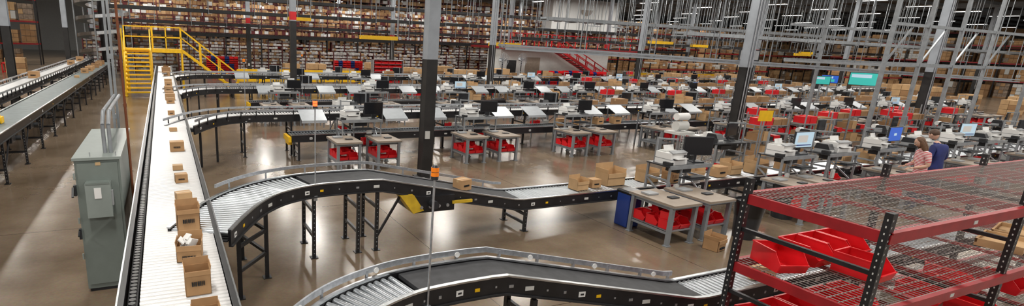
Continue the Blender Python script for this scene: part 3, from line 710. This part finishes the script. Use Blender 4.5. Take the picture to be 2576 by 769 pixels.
for o_ in(0,.1): mb.bar(a+Vector((0,0,-o_)),b_+Vector((0,0,-o_)),.045,'colgray')
mb.bar(a+Vector((0,.3,-.05)),b_+Vector((0,.3,-.05)),.05,'strut')
for k in range(12):
    p=a.lerp(b_,k/11.);mb.bar(p+Vector((0,.1,-.1)),(p.x,p.y+.1,9.29),.022,'rod');mb.bar(p+Vector((0,.3,-.1)),(p.x,p.y+.3,9.29),.022,'rod');mb.bar(p,p+Vector((0,.35,0)),.05,'strut')
mb.obj('overhead_strut_beam')
mb=MB()
for (x,y) in((22,10.2),(24.2,10.2),(26.5,10.2),(29,10.2),(24.2,13.4),(29,13.4),(33,13.4),(33,10.2)):
    mb.b2((x-.05,y-.05,0),(x+.05,y+.05,9.29),'strut')
for z in(3.3,4.6):
    for y in(10.2,13.4): mb.b2((22,y-.04,z),(33,y+.04,z+.1),'strut')
for x in(22,24.2,26.5,29): mb.bar((x,10.2,3.35),(x+1.2,10.2,4.6),.05,'strut');mb.bar((x,10.2,3.3),(x,13.4,3.3),.07,'strut')
mb.obj('overhead_support_frame')
mb=MB()
for i in range(46):
    x=14+random.random()*48;y=random.choice((random.uniform(18,21.5),random.uniform(26,30),random.uniform(33,35.5)))
    z=random.choice((3.6,4,4.8));mb.b2((x-.014,y-.014,z),(x+.014,y+.014,9.29),'rod');mb.b2((x-.5,y-.03,z-.04),(x+.5,y+.03,z),'strut')
mb.obj('ceiling_hanger_rods')
mb=MB();mb.b2((-.55,-.03,0),(.55,.03,.55),'darkplastic');mb.b2((-.5,-.035,.05),(.5,-.03,.5),'plasticgray');mb.b2((-.02,0,.55),(.02,.04,6.),'galv');mb.obj('hanging_display',(27.,18.2,3.15),-.3)
def tv(x,y,z,w,rz,sm):
    mb=MB();h=w*.56;mb.b2((-w/2,-.03,0),(w/2,.03,h),'darkplastic');mb.b2((-w/2+.03,-.036,.03),(w/2-.03,-.031,h-.03),sm)
    mb.b2((-w/2+.1,-.038,h*.6),(w/2-.3,-.037,h*.85),'scr_white');mb.b2((-w/2+.1,-.038,h*.2),(w/2-.2,-.037,h*.5),'scr_green')
    mb.bar((0,.06,-z),(0,.06,h*.5),.08,'strut');mb.b2((-.4,-.3,-z),(.4,.3,-z+.04),'strut');mb.obj('tv_screen',(x,y,z),rz)
tv(36.3,17.6,2.0,1.3,-.9,'scr_green');tv(35.7,19.4,1.9,.9,-.9,'scr_green');tv(38.4,20.4,1.9,.9,-.9,'scr_blue')
# ---------------- people
def skinmesh(verts,edges,radii,root=0,sub=2):
    me=bpy.data.meshes.new('sk');me.from_pydata(verts,edges,[]);o=bpy.data.objects.new('sk',me);SC.collection.objects.link(o)
    o.modifiers.new('s','SKIN');sv=me.skin_vertices[0].data
    for i,r_ in enumerate(radii):
        sv[i].radius=r_ if isinstance(r_,tuple) else (r_,r_);sv[i].use_root=(i==root)
    md=o.modifiers.new('u','SUBSURF');md.levels=sub;md.render_levels=sub
    dg=bpy.context.evaluated_depsgraph_get();ev=o.evaluated_get(dg);m2=bpy.data.meshes.new_from_object(ev)
    bpy.data.objects.remove(o);return m2
def person(name,loc,rz,top,leg_,hair,longhair=False,h=1.,bow=.06,sleeve=1.):
    V_=[(0,0,.96),(0,0,1.1),(0,.015,1.3),(0,.03+bow*.3,1.45),(0,.05+bow,1.54),
        (.17,.02,1.41),(.235,.0,1.14),(.15,.23,1.06),(-.17,.02,1.41),(-.235,.0,1.14),(-.15,.23,1.06),
        (.09,0,.88),(.1,.02,.5),(.1,-.01,.09),(.11,.13,.04),(-.09,0,.88),(-.1,.02,.5),(-.1,-.01,.09),(-.11,.13,.04)]
    E=[(0,1),(1,2),(2,3),(3,4),(2,5),(5,6),(6,7),(2,8),(8,9),(9,10),(0,11),(11,12),(12,13),(13,14),(0,15),(15,16),(16,17),(17,18)]
    Rr=[(.15,.11),(.135,.1),(.16,.115),.07,.055,.075,.052,.032,.075,.052,.032,.1,.066,.045,.04,.1,.066,.045,.04]
    parts=[skinmesh(V_,E,Rr)]
    for s_ in(1,-1):
        bx=s_*.15
        pv=[(bx,.22,1.06),(bx-s_*.01,.29,1.045)];parts.append(('h',skinmesh(pv,[(0,1)],[(.03,.02),(.04,.016)],0,1)))
        for q in range(4):
            x=bx-s_*.01+(q-1.5)*.02;l=[.07,.08,.075,.06][q]
            parts.append(('h',skinmesh([(x,.3,1.045),(x,.3+l*.5,1.04),(x,.3+l*.85,1.015),(x,.3+l*.9,.995)],[(0,1),(1,2),(2,3)],[.009,.0085,.008,.007],0,1)))
        parts.append(('h',skinmesh([(bx-s_*.03,.26,1.05),(bx-s_*.06,.285,1.04),(bx-s_*.07,.32,1.03)],[(0,1),(1,2)],[.011,.01,.008],0,1)))
    bm=bmesh.new();mats=['skin',top,leg_,hair,'darkplastic','white']
    for i,p_ in enumerate(parts):
        hand=isinstance(p_,tuple);me=p_[1] if hand else p_
        n0=len(bm.faces);bm.from_mesh(me);bm.faces.ensure_lookup_table()
        for fc in bm.faces[n0:]:
            c=fc.calc_center_median();fc.smooth=True
            if hand: k=0
            elif c.z>1.5: k=0
            elif c.z<.1: k=4
            elif c.z<.93 and abs(c.x)<.21: k=2
            elif c.y>.2 or (sleeve<1 and c.z<1.22 and abs(c.x)>.17): k=0
            else: k=1
            fc.material_index=k
    hc=Vector((0,.075+bow*1.4,1.665));tilt=Matrix.Rotation(-(.25+bow*4),4,'X')
    def blob(scale,off,k,cond=None,seg=20):
        n0=len(bm.faces);r_=bmesh.ops.create_uvsphere(bm,u_segments=seg,v_segments=seg//2+2,radius=1)
        for v in r_['verts']:
            q=Vector((v.co.x*scale[0],v.co.y*scale[1],v.co.z*scale[2]))+Vector(off)
            if cond=='head' and q.z<-.02: q.x*=1-.35*min(1,(-.02-q.z)/.1)
            v.co=hc+tilt@q
        bm.faces.ensure_lookup_table()
        for fc in bm.faces[n0:]:fc.material_index=k;fc.smooth=True
    blob((.075,.095,.115),(0,0,0),0,'head')
    blob((.083,.095,.1),(0,-.022,.028),3)
    blob((.012,.02,.02),(0,.097,-.02),0,seg=10)
    for s_ in(-1,1):
        blob((.01,.02,.03),(s_*.078,-.005,-.01),0,seg=10);blob((.011,.008,.008),(s_*.03,.085,.012),5,seg=10);blob((.005,.004,.005),(s_*.03,.092,.012),4,seg=8);blob((.018,.006,.004),(s_*.03,.09,.032),3,seg=8)
    blob((.025,.008,.007),(0,.085,-.06),0,seg=10)
    if longhair: blob((.085,.06,.2),(0,-.06,-.1),3);blob((.03,.05,.17),(.07,-.01,-.1),3);blob((.03,.05,.17),(-.07,-.01,-.1),3)
    me=bpy.data.meshes.new(name);bm.to_mesh(me);bm.free()
    for k in mats:me.materials.append(M[k])
    inst(me,name,loc,rz,h)
person('man_in_navy_hoodie',(16.95,6.3,0),-.2,'navy','jeans','hairbrown',h=1.07,bow=.08)
person('woman_in_striped_shirt',(16.3,6.3,0),.9,'stripes','jeans','hairlong',True,h=.99,sleeve=.5)
person('worker_in_dark_shirt',(46.5,25.4,0),2.4,'blackmatte','jeans','hairbrown')
person('worker_in_black',(43,28,0),1.,'blackmatte','blackmatte','hairbrown')
person('worker_in_blue_shirt',(33,25.6,0),3.1,'tealshirt','jeans','hairbrown')
person('worker_in_dark_shirt',(38,33.7,0),2.,'reddark','jeans','hairbrown')
SC.view_settings.view_transform='Standard'
